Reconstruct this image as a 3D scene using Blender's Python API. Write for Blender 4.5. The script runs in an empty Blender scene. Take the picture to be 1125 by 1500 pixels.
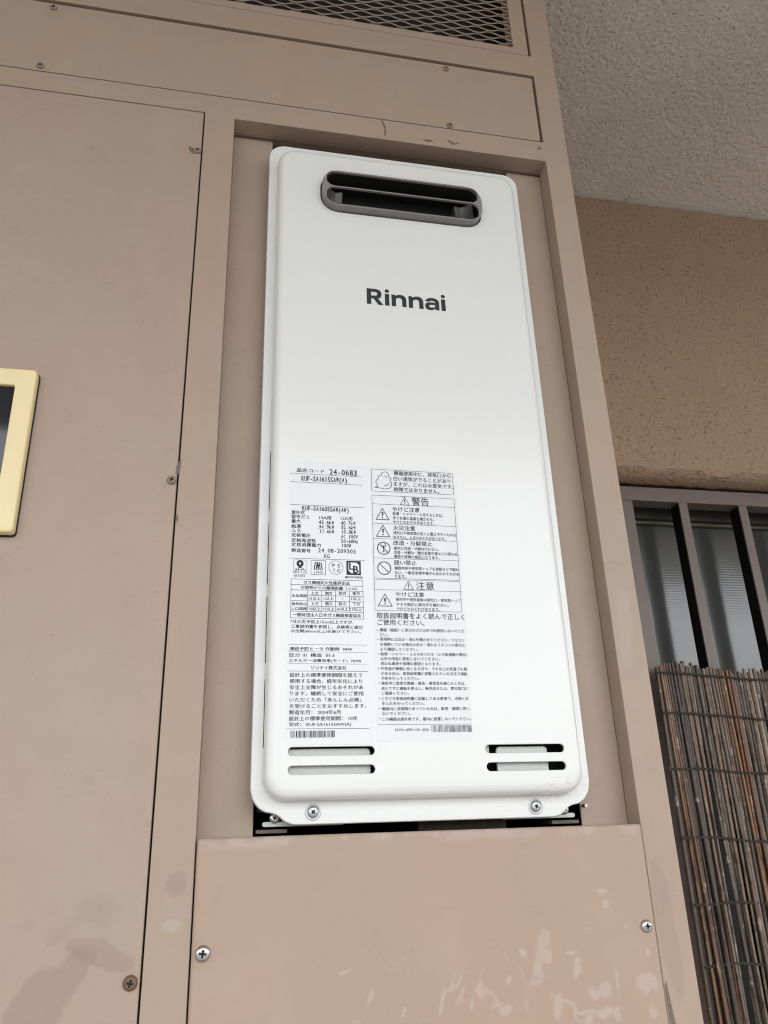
import bpy, bmesh, math, random
from mathutils import Vector, Matrix, noise
random.seed(7)
S = bpy.context.scene
C = S.collection
RAD = math.radians

# ------------------------------------------------------------------ camera, sky, sun, exposure
ZC = 1.415                       # camera height above the walkway; z below is measured from the camera
D = 0.577                        # camera to cabinet front (y = 0)
F_PX, YAW, PIT, ROLL = 1155.05, RAD(11.840), RAD(22.039), RAD(-1.9325)
_f = Vector((math.sin(YAW)*math.cos(PIT), math.cos(YAW)*math.cos(PIT), math.sin(PIT)))
_r0 = Vector((math.cos(YAW), -math.sin(YAW), 0)); _u0 = _r0.cross(_f)
_c, _s = math.cos(ROLL), math.sin(ROLL)
R_, U_ = _c*_r0 + _s*_u0, -_s*_r0 + _c*_u0
cam = bpy.data.cameras.new('camera'); camo = bpy.data.objects.new('camera', cam); C.objects.link(camo)
m = Matrix((R_, U_, -_f)).transposed().to_4x4(); m.translation = Vector((0, -D, ZC)); camo.matrix_world = m
cam.sensor_fit = 'VERTICAL'; cam.sensor_height = 36; cam.sensor_width = 27; cam.lens = 36*F_PX/1500
cam.clip_start = 0.02; cam.clip_end = 2000
S.camera = camo

w = bpy.data.worlds.new('World'); S.world = w; w.use_nodes = True
nt = w.node_tree; bg = nt.nodes['Background']
sky = nt.nodes.new('ShaderNodeTexSky'); sky.sky_type = 'NISHITA'; sky.sun_disc = False
SUN_EL, SUN_ROT = RAD(66), RAD(155)
sky.sun_elevation = SUN_EL; sky.sun_rotation = SUN_ROT; sky.dust_density = 3.0; sky.air_density = 1.0
hs = nt.nodes.new('ShaderNodeHueSaturation'); hs.inputs['Saturation'].default_value = 0.22
nt.links.new(sky.outputs[0], hs.inputs['Color']); nt.links.new(hs.outputs[0], bg.inputs[0]); bg.inputs[1].default_value = 0.15
sl = bpy.data.lights.new('sun', 'SUN'); sl.energy = 1.2; sl.angle = RAD(14); sl.color = (1, .95, .88)
so = bpy.data.objects.new('sun', sl); C.objects.link(so); so.location = (0, -6, 8)
sd = Vector((math.sin(SUN_ROT)*math.cos(SUN_EL), math.cos(SUN_ROT)*math.cos(SUN_EL), math.sin(SUN_EL)))
so.rotation_euler = (-sd).to_track_quat('-Z', 'Y').to_euler()
S.view_settings.view_transform = 'Standard'; S.view_settings.look = 'None'
S.view_settings.gamma = 1; S.view_settings.use_curve_mapping = False
S.view_settings.exposure = 2.13
S.cycles.filter_width = 1.1
S.cycles.max_bounces = 8; S.cycles.diffuse_bounces = 5; S.cycles.glossy_bounces = 3

# ------------------------------------------------------------------ helpers
def at(u, v, Y):
    """photo pixel -> (x, z) on the upright plane y = Y, millimetres, z from the camera height"""
    d = _f + R_*((u-562.5)/F_PX) - U_*((v-750)/F_PX)
    k = (D+Y)/d.y
    return d.x*k*1000, d.z*k*1000
def W(x, y, z): return Vector((x/1000, y/1000, z/1000+ZC))          # mm -> world

MATS = {}
def new_mat(name):
    mt = bpy.data.materials.new(name); mt.use_nodes = True; MATS[name] = mt
    n = mt.node_tree; return mt, n, n.nodes['Principled BSDF']
def plain(name, col, rough=.5, metal=0, spec=.5, bump=None, vary=0.0, vscale=8):
    mt, n, p = new_mat(name)
    p.inputs['Base Color'].default_value = (*col, 1); p.inputs['Roughness'].default_value = rough
    p.inputs['Metallic'].default_value = metal; p.inputs['Specular IOR Level'].default_value = spec
    geo = n.nodes.new('ShaderNodeNewGeometry')
    if vary:
        nz = n.nodes.new('ShaderNodeTexNoise'); nz.inputs['Scale'].default_value = vscale; nz.inputs['Detail'].default_value = 6
        n.links.new(geo.outputs['Position'], nz.inputs['Vector'])
        mx = n.nodes.new('ShaderNodeMix'); mx.data_type = 'RGBA'
        mx.inputs[6].default_value = (*[c*(1-vary) for c in col], 1); mx.inputs[7].default_value = (*[min(1, c*(1+vary)) for c in col], 1)
        n.links.new(nz.outputs[0], mx.inputs[0]); n.links.new(mx.outputs[2], p.inputs['Base Color'])
    if bump:
        sc, dist, st = bump
        nz = n.nodes.new('ShaderNodeTexNoise'); nz.inputs['Scale'].default_value = sc; nz.inputs['Detail'].default_value = 3
        n.links.new(geo.outputs['Position'], nz.inputs['Vector'])
        b = n.nodes.new('ShaderNodeBump'); b.inputs['Distance'].default_value = dist; b.inputs['Strength'].default_value = st
        n.links.new(nz.outputs[0], b.inputs['Height']); n.links.new(b.outputs[0], p.inputs['Normal'])
    return mt
class N:
    """small node-graph helper"""
    def __init__(s, mt): s.t = mt.node_tree; s.geo = s.t.nodes.new('ShaderNodeNewGeometry').outputs['Position']
    def l(s, a, b): s.t.links.new(a, b)
    def put(s, sock, v):
        if hasattr(v, 'links'): s.l(v, sock)
        else: sock.default_value = v
    def math(s, op, a, b=0.0, clamp=False):
        n = s.t.nodes.new('ShaderNodeMath'); n.operation = op; n.use_clamp = clamp; s.put(n.inputs[0], a); s.put(n.inputs[1], b); return n.outputs[0]
    def noise(s, scale, detail=2, rough=.5, vec=None, dist=0, off=None):
        n = s.t.nodes.new('ShaderNodeTexNoise'); n.inputs['Scale'].default_value = scale; n.inputs['Detail'].default_value = detail
        n.inputs['Roughness'].default_value = rough; n.inputs['Distortion'].default_value = dist
        v = vec or s.geo
        if off:
            a = s.t.nodes.new('ShaderNodeVectorMath'); a.inputs[1].default_value = off; s.l(v, a.inputs[0]); v = a.outputs[0]
        s.l(v, n.inputs['Vector']); return n.outputs[0]
    def ramp(s, v, a, b):          # smooth 0..1 between a and b
        n = s.t.nodes.new('ShaderNodeMapRange'); n.interpolation_type = 'SMOOTHSTEP'; n.clamp = True
        s.put(n.inputs[0], v); n.inputs[1].default_value = a; n.inputs[2].default_value = b; return n.outputs[0]
    def mix(s, f, a, b):
        n = s.t.nodes.new('ShaderNodeMix'); n.data_type = 'RGBA'
        s.put(n.inputs[0], f)
        for i, v in ((6, a), (7, b)): s.put(n.inputs[i], v if hasattr(v, 'links') else (*v, 1))
        return n.outputs[2]
    def xyz(s):
        n = s.t.nodes.new('ShaderNodeSeparateXYZ'); s.l(s.geo, n.inputs[0]); return n.outputs
    def blob(s, x, z, rx, rz, ang=0):   # soft elliptical mask round a spot on the front (mm from camera)
        X, _, Z = s.xyz()
        dx = s.math('SUBTRACT', X, x/1000); dz = s.math('SUBTRACT', Z, z/1000+ZC)
        ca, sa = math.cos(RAD(ang)), math.sin(RAD(ang))
        p = s.math('ADD', s.math('MULTIPLY', dx, ca), s.math('MULTIPLY', dz, sa)); q = s.math('SUBTRACT', s.math('MULTIPLY', dz, ca), s.math('MULTIPLY', dx, sa))
        p = s.math('DIVIDE', p, rx/1000); q = s.math('DIVIDE', q, rz/1000)
        r = s.math('SQRT', s.math('ADD', s.math('MULTIPLY', p, p), s.math('MULTIPLY', q, q)))
        return s.math('SUBTRACT', 1.0, r)
    def bump(s, h, dist, strength, prev=None):
        b = s.t.nodes.new('ShaderNodeBump'); b.inputs['Distance'].default_value = dist; b.inputs['Strength'].default_value = strength
        s.l(h, b.inputs['Height'])
        if prev: s.l(prev, b.inputs['Normal'])
        return b.outputs[0]

PAINT = (.372, .291, .226)
def paint(name, extra=None, base=PAINT, rough=.48):
    mt, n, p = new_mat(name); g = N(mt)
    big = g.ramp(g.noise(4.5, 3, .6), .35, .68)
    col = g.mix(big, base, (base[0]*1.06, base[1]*.98, base[2]*.96))
    med = g.ramp(g.noise(17, 5, .65, off=(3, 1, 7)), .42, .75)
    col = g.mix(g.math('MULTIPLY', med, .5), col, (base[0]*1.09, base[1]*1.09, base[2]*1.07))
    rub = g.ramp(g.noise(30, 5, .7, off=(9, 2, 1), dist=.6), .58, .70)
    col = g.mix(g.math('MULTIPLY', rub, .32), col, (base[0]*.84, base[1]*.82, base[2]*.82))
    spk = g.ramp(g.noise(420, 2, .5), .70, .74)
    spk = g.math('MULTIPLY', spk, g.ramp(g.noise(14, 2), .52, .6))
    col = g.mix(g.math('MULTIPLY', spk, .7), col, (.10, .075, .06))
    if extra: col = extra(g, col)
    g.l(col, p.inputs['Base Color'])
    rg = g.math('ADD', g.math('MULTIPLY', g.noise(25, 4), .22), rough-.11); g.l(rg, p.inputs['Roughness'])
    p.inputs['Specular IOR Level'].default_value = .35
    nb = g.bump(g.noise(650, 2), .0006, .10); nb = g.bump(g.noise(22, 3), .004, .08, nb); nb = g.bump(g.noise(4, 2), .02, .2, nb); g.l(nb, p.inputs['Normal'])
    return mt
def ex_lower(g, col):
    # chalky drip-shaped marks on the lower right of the panel
    X, _, Z = g.xyz()
    low = g.ramp(Z, ZC-.055, ZC-.115); right = g.ramp(X, .08, .2)
    wide = g.math('MULTIPLY', low, g.math('ADD', g.math('MULTIPLY', right, .75), .25))
    n1 = g.noise(30, 2, .5, dist=.9, off=(2.3, 0, 5.1))
    ring = g.ramp(g.math('ABSOLUTE', g.math('SUBTRACT', n1, .53)), .028, .008)
    brk = g.ramp(g.noise(26, 2, .5, off=(1, 4, 3)), .5, .62)
    wob = g.math('MULTIPLY', g.math('SUBTRACT', g.noise(95, 5, .65, dist=.8), .5), 2.6)
    mk = g.math('MULTIPLY', g.math('MULTIPLY', ring, brk), g.math('MULTIPLY', wide, .6))
    for cx, cy, a, b, an in ((485, 560, 38, 48, 0), (505, 625, 46, 36, 0), (458, 690, 30, 62, 25), (390, 612, 30, 22, 40), (330, 742, 14, 30, 20), (195, 785, 34, 48, 0), (160, 845, 10, 40, 10), (318, 868, 32, 18, -20), (642, 685, 20, 46, 15), (600, 615, 55, 10, 0), (826, 735, 15, 56, 5),
        (770, 782, 30, 48, 40), (952, 745, 56, 46, 0), (966, 615, 10, 24, 0), (772, 390, 17, 24, 0), (755, 330, 30, 13, 10), (686, 500, 15, 10, 0), (555, 865, 20, 50, 15), (600, 835, 50, 10, 15), (725, 805, 34, 24, 30), (990, 890, 30, 32, 0), (828, 890, 26, 30, 0), (865, 490, 10, 18, 0), (680, 885, 55, 10, 0), (25, 830, 10, 60, 15), (-300, 800, 14, 40, 25), (-420, 700, 40, 9, -15), (-150, 880, 12, 30, 20)):
        c = at(640+.32*cx, 1200+.32*cy, -.0024)
        bl = g.ramp(g.math('ADD', g.blob(c[0], c[1], a*.165, b*.165, -an), wob), -.02, .55)
        mk = g.math('MAXIMUM', mk, g.math('MULTIPLY', bl, .42))
    col = g.mix(mk, col, (.50, .43, .375))
    top = g.math('MULTIPLY', g.ramp(Z, ZC-.010, ZC-.004), g.ramp(g.noise(60, 4), .42, .6))
    return g.mix(g.math('MULTIPLY', top, .5), col, (.47, .39, .34))
def ex_door(g, col):
    # rubbed reddish smear and hand marks near the bottom of the door
    nz = g.math('MULTIPLY', g.math('SUBTRACT', g.noise(42, 4, .6, dist=.5), .5), 1.5)
    a = g.ramp(g.math('ADD', g.blob(-101, -93, 46, 17, 52), nz), .1, .35)
    b = g.ramp(g.math('ADD', g.blob(-68, -64, 30, 9, -22), nz), .12, .4)
    c = g.ramp(g.math('ADD', g.blob(-82, -44, 34, 17, 10), g.math('MULTIPLY', nz, 1.6)), .25, .6)
    col = g.mix(g.math('MULTIPLY', a, .45), col, (.275, .185, .145))
    col = g.mix(g.math('MULTIPLY', b, .35), col, (.25, .185, .145))
    return g.mix(g.math('MULTIPLY', c, .22), col, (.26, .20, .16))
def ex_frame(g, col):
    nz = g.math('MULTIPLY', g.math('SUBTRACT', g.noise(60, 4, .6), .5), 1.2)
    a = g.ramp(g.math('ADD', g.blob(315, -68, 8, 52, 3), g.math('MULTIPLY', nz, .6)), .02, .25)
    b = g.ramp(g.math('ADD', g.blob(-24, -28, 10, 14), g.math('MULTIPLY', nz, 2.2)), .2, .7)
    d = g.ramp(g.math('ADD', g.blob(-27, -52, 10, 8), g.math('MULTIPLY', nz, 2.4)), .2, .6)
    e = g.ramp(g.math('ADD', g.blob(318, 150, 13, 60), g.math('MULTIPLY', nz, 1.4)), .25, .7)
    col = g.mix(g.math('MULTIPLY', a, .55), col, (.33, .245, .19))
    col = g.mix(g.math('MULTIPLY', b, .4), col, (.27, .20, .16))
    col = g.mix(g.math('MULTIPLY', e, .3), col, (.45, .38, .33))
    return g.mix(g.math('MULTIPLY', d, .35), col, (.47, .41, .36))
paint('paint'); paint('paint_lower', ex_lower, (.384, .290, .224)); paint('paint_door', ex_door, (.370, .293, .234)); paint('paint_frame', ex_frame)
plain('scuff', (.15, .125, .105), .7, vary=.35, vscale=400)
plain('dark_inside', (.035, .028, .022), .8)
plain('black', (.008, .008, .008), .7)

def enamel(name, col, rough):
    mt, n, p = new_mat(name); g = N(mt)
    X, _, Z = g.xyz()
    dirt = g.math('MULTIPLY', g.ramp(g.noise(700, 3, .6), .66, .74), g.ramp(g.noise(45, 3, .6, off=(4, 0, 0)), .50, .62))
    near = g.ramp(g.math('ADD', g.blob(240, 24, 42, 11, 14), g.math('MULTIPLY', g.math('SUBTRACT', g.noise(50, 3), .5), .8)), .05, .6)
    dm = g.math('ADD', g.math('MULTIPLY', dirt, .16), g.math('MULTIPLY', g.math('MULTIPLY', near, g.ramp(g.noise(650, 4, .7), .5, .68)), .45), True)
    c = g.mix(g.math('MULTIPLY', g.noise(9, 4), .5), col, tuple(x*.975 for x in col))
    g.l(g.mix(dm, c, (.30, .25, .20)), p.inputs['Base Color'])
    g.l(g.math('ADD', g.math('MULTIPLY', g.noise(16, 5, .7, dist=.8), .10), rough-.05), p.inputs['Roughness'])
    p.inputs['Specular IOR Level'].default_value = .5
    nb = g.bump(g.noise(900, 2), .0003, .10); nb = g.bump(g.noise(7, 1), .004, .03, nb); g.l(nb, p.inputs['Normal'])
    return mt
enamel('enamel', (.735, .742, .722), .20)
plain('label_film', (.72, .735, .742), .30)
plain('label_film_matte', (.72, .732, .73), .38)
plain('ink_black', (.012, .012, .014), .6)
plain('ink_grey', (.06, .06, .066), .6)
plain('logo_ink', (.026, .029, .034), .45, spec=.3)
plain('terminal_grey', (.22, .217, .205), .42, bump=(1200, .0003, .15), vary=.06, vscale=60)
plain('sheet_metal', (.34, .33, .31), .38, .9, bump=(60, .002, .3), vary=.2, vscale=50)
plain('galvanised', (.50, .52, .49), .55, .35, vary=.28, vscale=900, bump=(1500, .0005, .3))
plain('bracket_metal', (.13, .10, .075), .6, .1, vary=.4, vscale=200)
plain('steel', (.55, .54, .53), .30, 1, vary=.15, vscale=300)
plain('zinc', (.43, .43, .43), .36, .85, vary=.12, vscale=300)
plain('rust', (.16, .105, .06), .6, .3, vary=.5, vscale=700)
plain('painted_screw', (.25, .175, .135), .5, vary=.3, vscale=500)
plain('cross_dark', (.02, .018, .016), .6)
plain('cream_plastic', (.80, .66, .37), .42, vary=.05, vscale=40, bump=(900, .0003, .15))
mt = plain('meter_glass', (.012, .014, .018), .06, spec=.6)
plain('rail_bronze', (.165, .128, .110), .38, vary=.06, vscale=40, bump=(900, .0003, .1))
plain('web_shade_black', (.008, .007, .007), .6, spec=.2)  # black colour stands in for the shade on the grille bar sides
plain('sash_bronze', (.05, .043, .035), .45)
plain('bead_alu', (.16, .13, .09), .5, .4)
def stucco(name, col, scale, dist, spots=.35):
    mt, n, p = new_mat(name); g = N(mt)
    lump = g.noise(scale, 2, .5); mid = g.noise(scale*.45, 2, .5, off=(8, 3, 1)); fine = g.noise(scale*3, 2, .6)
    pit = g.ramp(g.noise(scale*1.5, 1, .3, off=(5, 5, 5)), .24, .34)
    h = g.math('ADD', g.math('ADD', g.math('MULTIPLY', lump, 1.3), g.math('MULTIPLY', fine, .35)), g.math('ADD', g.math('MULTIPLY', pit, .8), g.math('MULTIPLY', mid, .6)))
    big = g.ramp(g.noise(2.2, 4, .6), .3, .7)
    c = g.mix(big, tuple(x*.93 for x in col), tuple(x*1.05 for x in col))
    c = g.mix(g.math('MULTIPLY', g.ramp(g.noise(scale*.6, 3), .55, .72), spots*.5), c, tuple(x*.72 for x in col)); c = g.mix(g.math('MULTIPLY', g.math('SUBTRACT', 1.0, pit), .40), c, tuple(x*.45 for x in col))  # pits also darkened in the colour, painting in their shade
    g.l(c, p.inputs['Base Color']); p.inputs['Roughness'].default_value = .85; p.inputs['Specular IOR Level'].default_value = .2
    g.l(g.bump(h, dist, .9), p.inputs['Normal'])
    return mt
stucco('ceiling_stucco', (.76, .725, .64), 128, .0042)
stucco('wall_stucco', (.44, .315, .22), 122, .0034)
plain('caulk', (.50, .47, .41), .8, bump=(250, .003, .6))
plain('concrete', (.17, .16, .15), .85, vary=.2, vscale=6, bump=(60, .004, .4))
plain('asphalt', (.055, .054, .052), .9, vary=.2, vscale=20)
def window_glass():
    mt, n, p = new_mat('patterned_glass'); g = N(mt)
    X, _, Z = g.xyz()
    wv = g.t.nodes.new('ShaderNodeTexWave'); wv.wave_type = 'BANDS'; wv.bands_direction = 'Z'; wv.inputs['Scale'].default_value = 62; wv.inputs['Distortion'].default_value = .6
    g.l(g.geo, wv.inputs['Vector'])
    c = g.mix(g.noise(5, 3), (.05, .053, .048), (.085, .088, .08))
    g.l(c, p.inputs['Base Color']); p.inputs['Roughness'].default_value = .16; p.inputs['Specular IOR Level'].default_value = .9
    g.l(g.bump(wv.outputs[0], .0006, .05, g.bump(g.noise(9, 1), .01, .10)), p.inputs['Normal'])
window_glass()
def reed_mat(name, cols):
    mt, n, p = new_mat(name); g = N(mt)
    oi = g.t.nodes.new('ShaderNodeObjectInfo').outputs['Random']
    mp = g.t.nodes.new('ShaderNodeMapping'); g.l(g.geo, mp.inputs[0]); mp.inputs['Scale'].default_value = (1, 1, .12)
    cb = g.t.nodes.new('ShaderNodeCombineXYZ'); g.l(g.math('MULTIPLY', oi, 37.0), cb.inputs[0]); g.l(g.math('MULTIPLY', oi, 91.0), cb.inputs[2])
    va = g.t.nodes.new('ShaderNodeVectorMath'); g.l(g.geo, va.inputs[0]); g.l(cb.outputs[0], va.inputs[1]); own = va.outputs[0]
    cr = g.t.nodes.new('ShaderNodeValToRGB'); g.l(oi, cr.inputs[0]); cr.color_ramp.interpolation = 'CONSTANT'
    e = cr.color_ramp.elements
    while len(e) < len(cols): e.new(.5)
    for i, c in enumerate(cols): e[i].position = i/len(cols); e[i].color = (*c, 1)
    streak = g.noise(420, 3, .6, vec=mp.outputs[0])
    patch = g.ramp(g.noise(44, 3, .6, vec=own), .61, .68)
    col = g.mix(g.math('MULTIPLY', g.ramp(streak, .4, .8), .6), cr.outputs[0], (.105, .080, .064))
    col = g.mix(g.math('MULTIPLY', patch, .6), col, (.48, .41, .33))
    dk = g.ramp(g.noise(30, 3, .6, vec=own, off=(3, 3, 3)), .55, .66)
    col = g.mix(g.math('MULTIPLY', dk, .6), col, (.03, .022, .018))
    g.l(col, p.inputs['Base Color']); p.inputs['Roughness'].default_value = .55
    p.inputs['Roughness'].default_value = .42; g.l(g.bump(streak, .0006, .3), p.inputs['Normal'])
reed_mat('reed', [(.115, .082, .062), (.20, .088, .036), (.075, .052, .040), (.21, .165, .13), (.125, .060, .030), (.135, .102, .080), (.27, .135, .055), (.055, .038, .030), (.16, .125, .10), (.36, .29, .20), (.085, .060, .047), (.15, .072, .036)])
plain('cord_fibre', (.045, .038, .034), .8)

def root_loc(p):
    while p.parent: p = p.parent
    return p.location.copy()
def thing(name, label, cat, loc, group=None):
    o = bpy.data.objects.new(name, None); C.objects.link(o); o.location = loc; o.empty_display_size = .05
    o['label'] = label; o['category'] = cat
    if group: o['group'] = group
    return o
def smooth(me, ang=35):
    me.polygons.foreach_set('use_smooth', [True]*len(me.polygons)); me.set_sharp_from_angle(angle=RAD(ang))
def obj(name, bm, mat, parent=None, sm=True, wn=False, normals=True, bevel=0, seg=3):
    """bm holds world coordinates; becomes one mesh object under parent"""
    if normals: bmesh.ops.recalc_face_normals(bm, faces=bm.faces[:])
    if parent: bmesh.ops.translate(bm, vec=-root_loc(parent), verts=bm.verts[:])
    me = bpy.data.meshes.new(name); bm.to_mesh(me); bm.free()
    o = bpy.data.objects.new(name, me); C.objects.link(o)
    if mat: me.materials.append(MATS[mat])
    if parent: o.parent = parent
    if bevel:
        b = o.modifiers.new('bevel', 'BEVEL'); b.width = bevel/1000; b.segments = seg; b.limit_method = 'ANGLE'; b.angle_limit = RAD(40)
        wn = True
    if sm: smooth(me)
    if wn:
        x = o.modifiers.new('wn', 'WEIGHTED_NORMAL'); x.keep_sharp = not bevel; x.weight = 90
        if bevel: me.polygons.foreach_set('use_smooth', [True]*len(me.polygons)); [me.attributes.remove(a) for a in [me.attributes.get('sharp_edge')] if a]
    return o
def box(bm, x0, x1, y0, y1, z0, z1):
    v = [bm.verts.new(W(x, y, z)) for z in (z0, z1) for y in (y0, y1) for x in (x0, x1)]
    for q in ((0,2,3,1),(4,5,7,6),(0,1,5,4),(2,6,7,3),(0,4,6,2),(1,3,7,5)): bm.faces.new([v[i] for i in q])
    return bm
def bx(*a): return box(bmesh.new(), *a)
def rr(x0, x1, z0, z1, r, n=8, extra_left=()):
    """rounded rectangle, counter-clockwise seen from -y; r may be one radius or (bl, br, tr, tl)"""
    r = (r,)*4 if not isinstance(r, tuple) else r
    P = []
    for (cx, cz, a0, q) in ((x0+r[0], z0+r[0], 180, r[0]), (x1-r[1], z0+r[1], 270, r[1]), (x1-r[2], z1-r[2], 0, r[2]), (x0+r[3], z1-r[3], 90, r[3])):
        for i in range(n+1):
            a = RAD(a0+90*i/n); P.append((cx+q*math.cos(a), cz+q*math.sin(a)))
    for z in sorted(extra_left, reverse=True): P.append((x0, z))
    return P
def loft(bm, rings):
    """rings: list of (points, y); equal point counts; closed"""
    R = [[bm.verts.new(W(x, y, z)) for x, z in P] for P, y in rings]
    F = []
    for a, b in zip(R, R[1:]):
        k = len(a); F.append([bm.faces.new((a[i], a[(i+1) % k], b[(i+1) % k], b[i])) for i in range(k)])
    return R, F
def fill(bm, loops):
    E = set()
    for L in loops:
        for i in range(len(L)):
            e = bm.edges.get((L[i], L[(i+1) % len(L)])) or bm.edges.new((L[i], L[(i+1) % len(L)])); E.add(e)
    bmesh.ops.triangle_fill(bm, edges=list(E), use_beauty=True, use_dissolve=False, normal=(0, -1, 0))
def arc_profile(b, n=4):           # rounded edge: (inset, dy from front)
    return [(b-b*math.cos(RAD(90*i/n)), b-b*math.sin(RAD(90*i/n))) for i in range(n+1)]
def rr_plate(bm, outer, holes, yf, yb, bev, n=8, seg=4, hole_bev=None, cap_back=False, hole_back=None):
    """plate between y=yf (front) and y=yb with rounded front edges; outer/holes = (x0,x1,z0,z1,r)"""
    def ins(q, d): return (q[0]+d, q[1]-d, q[2]+d, q[3]-d, max(q[4]-d, .05))
    pr = arc_profile(bev, seg)
    rings = [(rr(*ins(outer, 0), n=n), yb)] + [(rr(*ins(outer, d), n=n), yf+dy) for d, dy in pr]
    Ro, _ = loft(bm, rings); loops = [Ro[-1]]; back = [Ro[0]]
    hb = bev if hole_bev is None else hole_bev
    for h in holes:
        rings = [(rr(*ins(h, 0), n=n), yb if hole_back is None else hole_back)] + [(rr(*ins(h, -d), n=n), yf+dy) for d, dy in arc_profile(hb, seg)]
        Rh, _ = loft(bm, rings); loops.append(Rh[-1]); back.append(Rh[0])
    fill(bm, loops)
    if cap_back: fill(bm, back)
    return bm
def cells(xs, zs, solid, y0, y1):
    """seamless plate with rectangular holes: solid(i, j) says which grid cells are filled"""
    bm = bmesh.new(); V = {}
    def v(i, j, k):
        if (i, j, k) not in V: V[i, j, k] = bm.verts.new(W(xs[i], (y0, y1)[k], zs[j]))
        return V[i, j, k]
    nx, nz = len(xs)-1, len(zs)-1
    ok = lambda i, j: 0 <= i < nx and 0 <= j < nz and solid(i, j)
    for i in range(nx):
        for j in range(nz):
            if not ok(i, j): continue
            for k in (0, 1): bm.faces.new((v(i, j, k), v(i+1, j, k), v(i+1, j+1, k), v(i, j+1, k)))
            for (di, dj, a, b) in ((-1, 0, (i, j), (i, j+1)), (1, 0, (i+1, j), (i+1, j+1)), (0, -1, (i, j), (i+1, j)), (0, 1, (i, j+1), (i+1, j+1))):
                if not ok(i+di, j+dj): bm.faces.new((v(*a, 0), v(*b, 0), v(*b, 1), v(*a, 1)))
    bmesh.ops.recalc_face_normals(bm, faces=bm.faces[:])
    bmesh.ops.dissolve_limit(bm, angle_limit=.01, verts=bm.verts[:], edges=bm.edges[:])
    return bm
def tube(bm, pts, rad, n=6, cap=True):
    """tube through world points; rad float or list"""
    rad = rad if isinstance(rad, list) else [rad]*len(pts); rings = []
    for i, p in enumerate(pts):
        t = (pts[min(i+1, len(pts)-1)]-pts[max(i-1, 0)]).normalized()
        a = t.orthogonal() if abs(t.y) > .9 else t.cross(Vector((0, 1, 0))); a.normalize(); b = t.cross(a)
        rings.append([bm.verts.new(p+(a*math.cos(2*math.pi*k/n)+b*math.sin(2*math.pi*k/n))*rad[i]) for k in range(n)])
    for A, B in zip(rings, rings[1:]):
        for k in range(n): bm.faces.new((A[k], A[(k+1) % n], B[(k+1) % n], B[k]))
    if cap: bm.faces.new(rings[0][::-1]); bm.faces.new(rings[-1])
    return bm

# screws: a domed head with a real cross recess, facing -y, unit radius = 1 mm, shared mesh
def screw_mesh(name, mat, washer=0.0, flat=.55):
    bm = bmesh.new()
    def circ(r, y, n=28): return [bm.verts.new((r*math.cos(2*math.pi*i/n)/1000, y/1000, r*math.sin(2*math.pi*i/n)/1000)) for i in range(n)]
    prof = [(1.0, 0), (1.0, -.14), (.94, -.32), (.82, -.45), (flat+.06, -.56), (flat, -.575)]
    if washer: prof = [(washer, 0), (washer, -.10), (washer-.05, -.13), (1.16, -.13), (1.06, -.05), (1.0, -.05), (.98, -.22), (.90, -.34), (.76, -.43), (flat, -.47)]
    rings = [circ(r, y) for r, y in prof]
    for a, b in zip(rings, rings[1:]):
        for i in range(28): bm.faces.new((a[i], a[(i+1) % 28], b[(i+1) % 28], b[i]))
    yt = prof[-1][1]; h, L = .13, flat*.86; c = .19
    cr = [(h, L), (h, c), (c, h), (L, h), (L, -h), (c, -h), (h, -c), (h, -L), (-h, -L), (-h, -c), (-c, -h), (-L, -h), (-L, h), (-c, h), (-h, c), (-h, L)]
    A = [bm.verts.new((x/1000, yt/1000, z/1000)) for x, z in cr]; B = [bm.verts.new((x*.75/1000, (yt+.42)/1000, z*.75/1000)) for x, z in cr]
    for i in range(16):
        f = bm.faces.new((A[i], A[(i+1) % 16], B[(i+1) % 16], B[i])); f.material_index = 1
    f = bm.faces.new(B); f.material_index = 1
    fill(bm, [rings[-1], A])
    bmesh.ops.recalc_face_normals(bm, faces=bm.faces[:])
    me = bpy.data.meshes.new(name); bm.to_mesh(me); bm.free()
    me.materials.append(MATS[mat]); me.materials.append(MATS['cross_dark']); smooth(me, 40)
    return me
SCREW = {m_: screw_mesh('screw', m_) for m_ in ('steel', 'rust', 'painted_screw')}
SCREW['cover'] = screw_mesh('screw', 'zinc', washer=1.42, flat=.5)
def screw(parent, kind, x, y, z, r, ang=0, label=None):
    o = bpy.data.objects.new('screw', SCREW[kind]); C.objects.link(o); o.parent = parent
    o.location = W(x, y, z)-root_loc(parent); o.scale = (r, r, r); o.rotation_euler = (0, RAD(ang), 0)
    if label: o['label'] = label
    return o

# ------------------------------------------------------------------ the setting
def structure(o, label=None):
    o['kind'] = 'structure'
    if label: o['label'] = label
    return o
HC = 1205                                                     # ceiling height above the camera, mm
fl = -ZC*1000
structure(obj('walkway', bx(-6000, 6000, -1950, 3500, fl-150, fl), 'concrete'), 'grey concrete walkway under the ceiling')
bm = bmesh.new(); v = [bm.verts.new((x, y, -.14)) for x, y in ((-400, -400), (400, -400), (400, 400), (-400, 400))]; bm.faces.new(v)
structure(obj('ground', bm, 'asphalt'), 'dark asphalt ground beyond the walkway')
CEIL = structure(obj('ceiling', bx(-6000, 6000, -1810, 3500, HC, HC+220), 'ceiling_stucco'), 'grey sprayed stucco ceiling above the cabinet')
YW = 575
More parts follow.
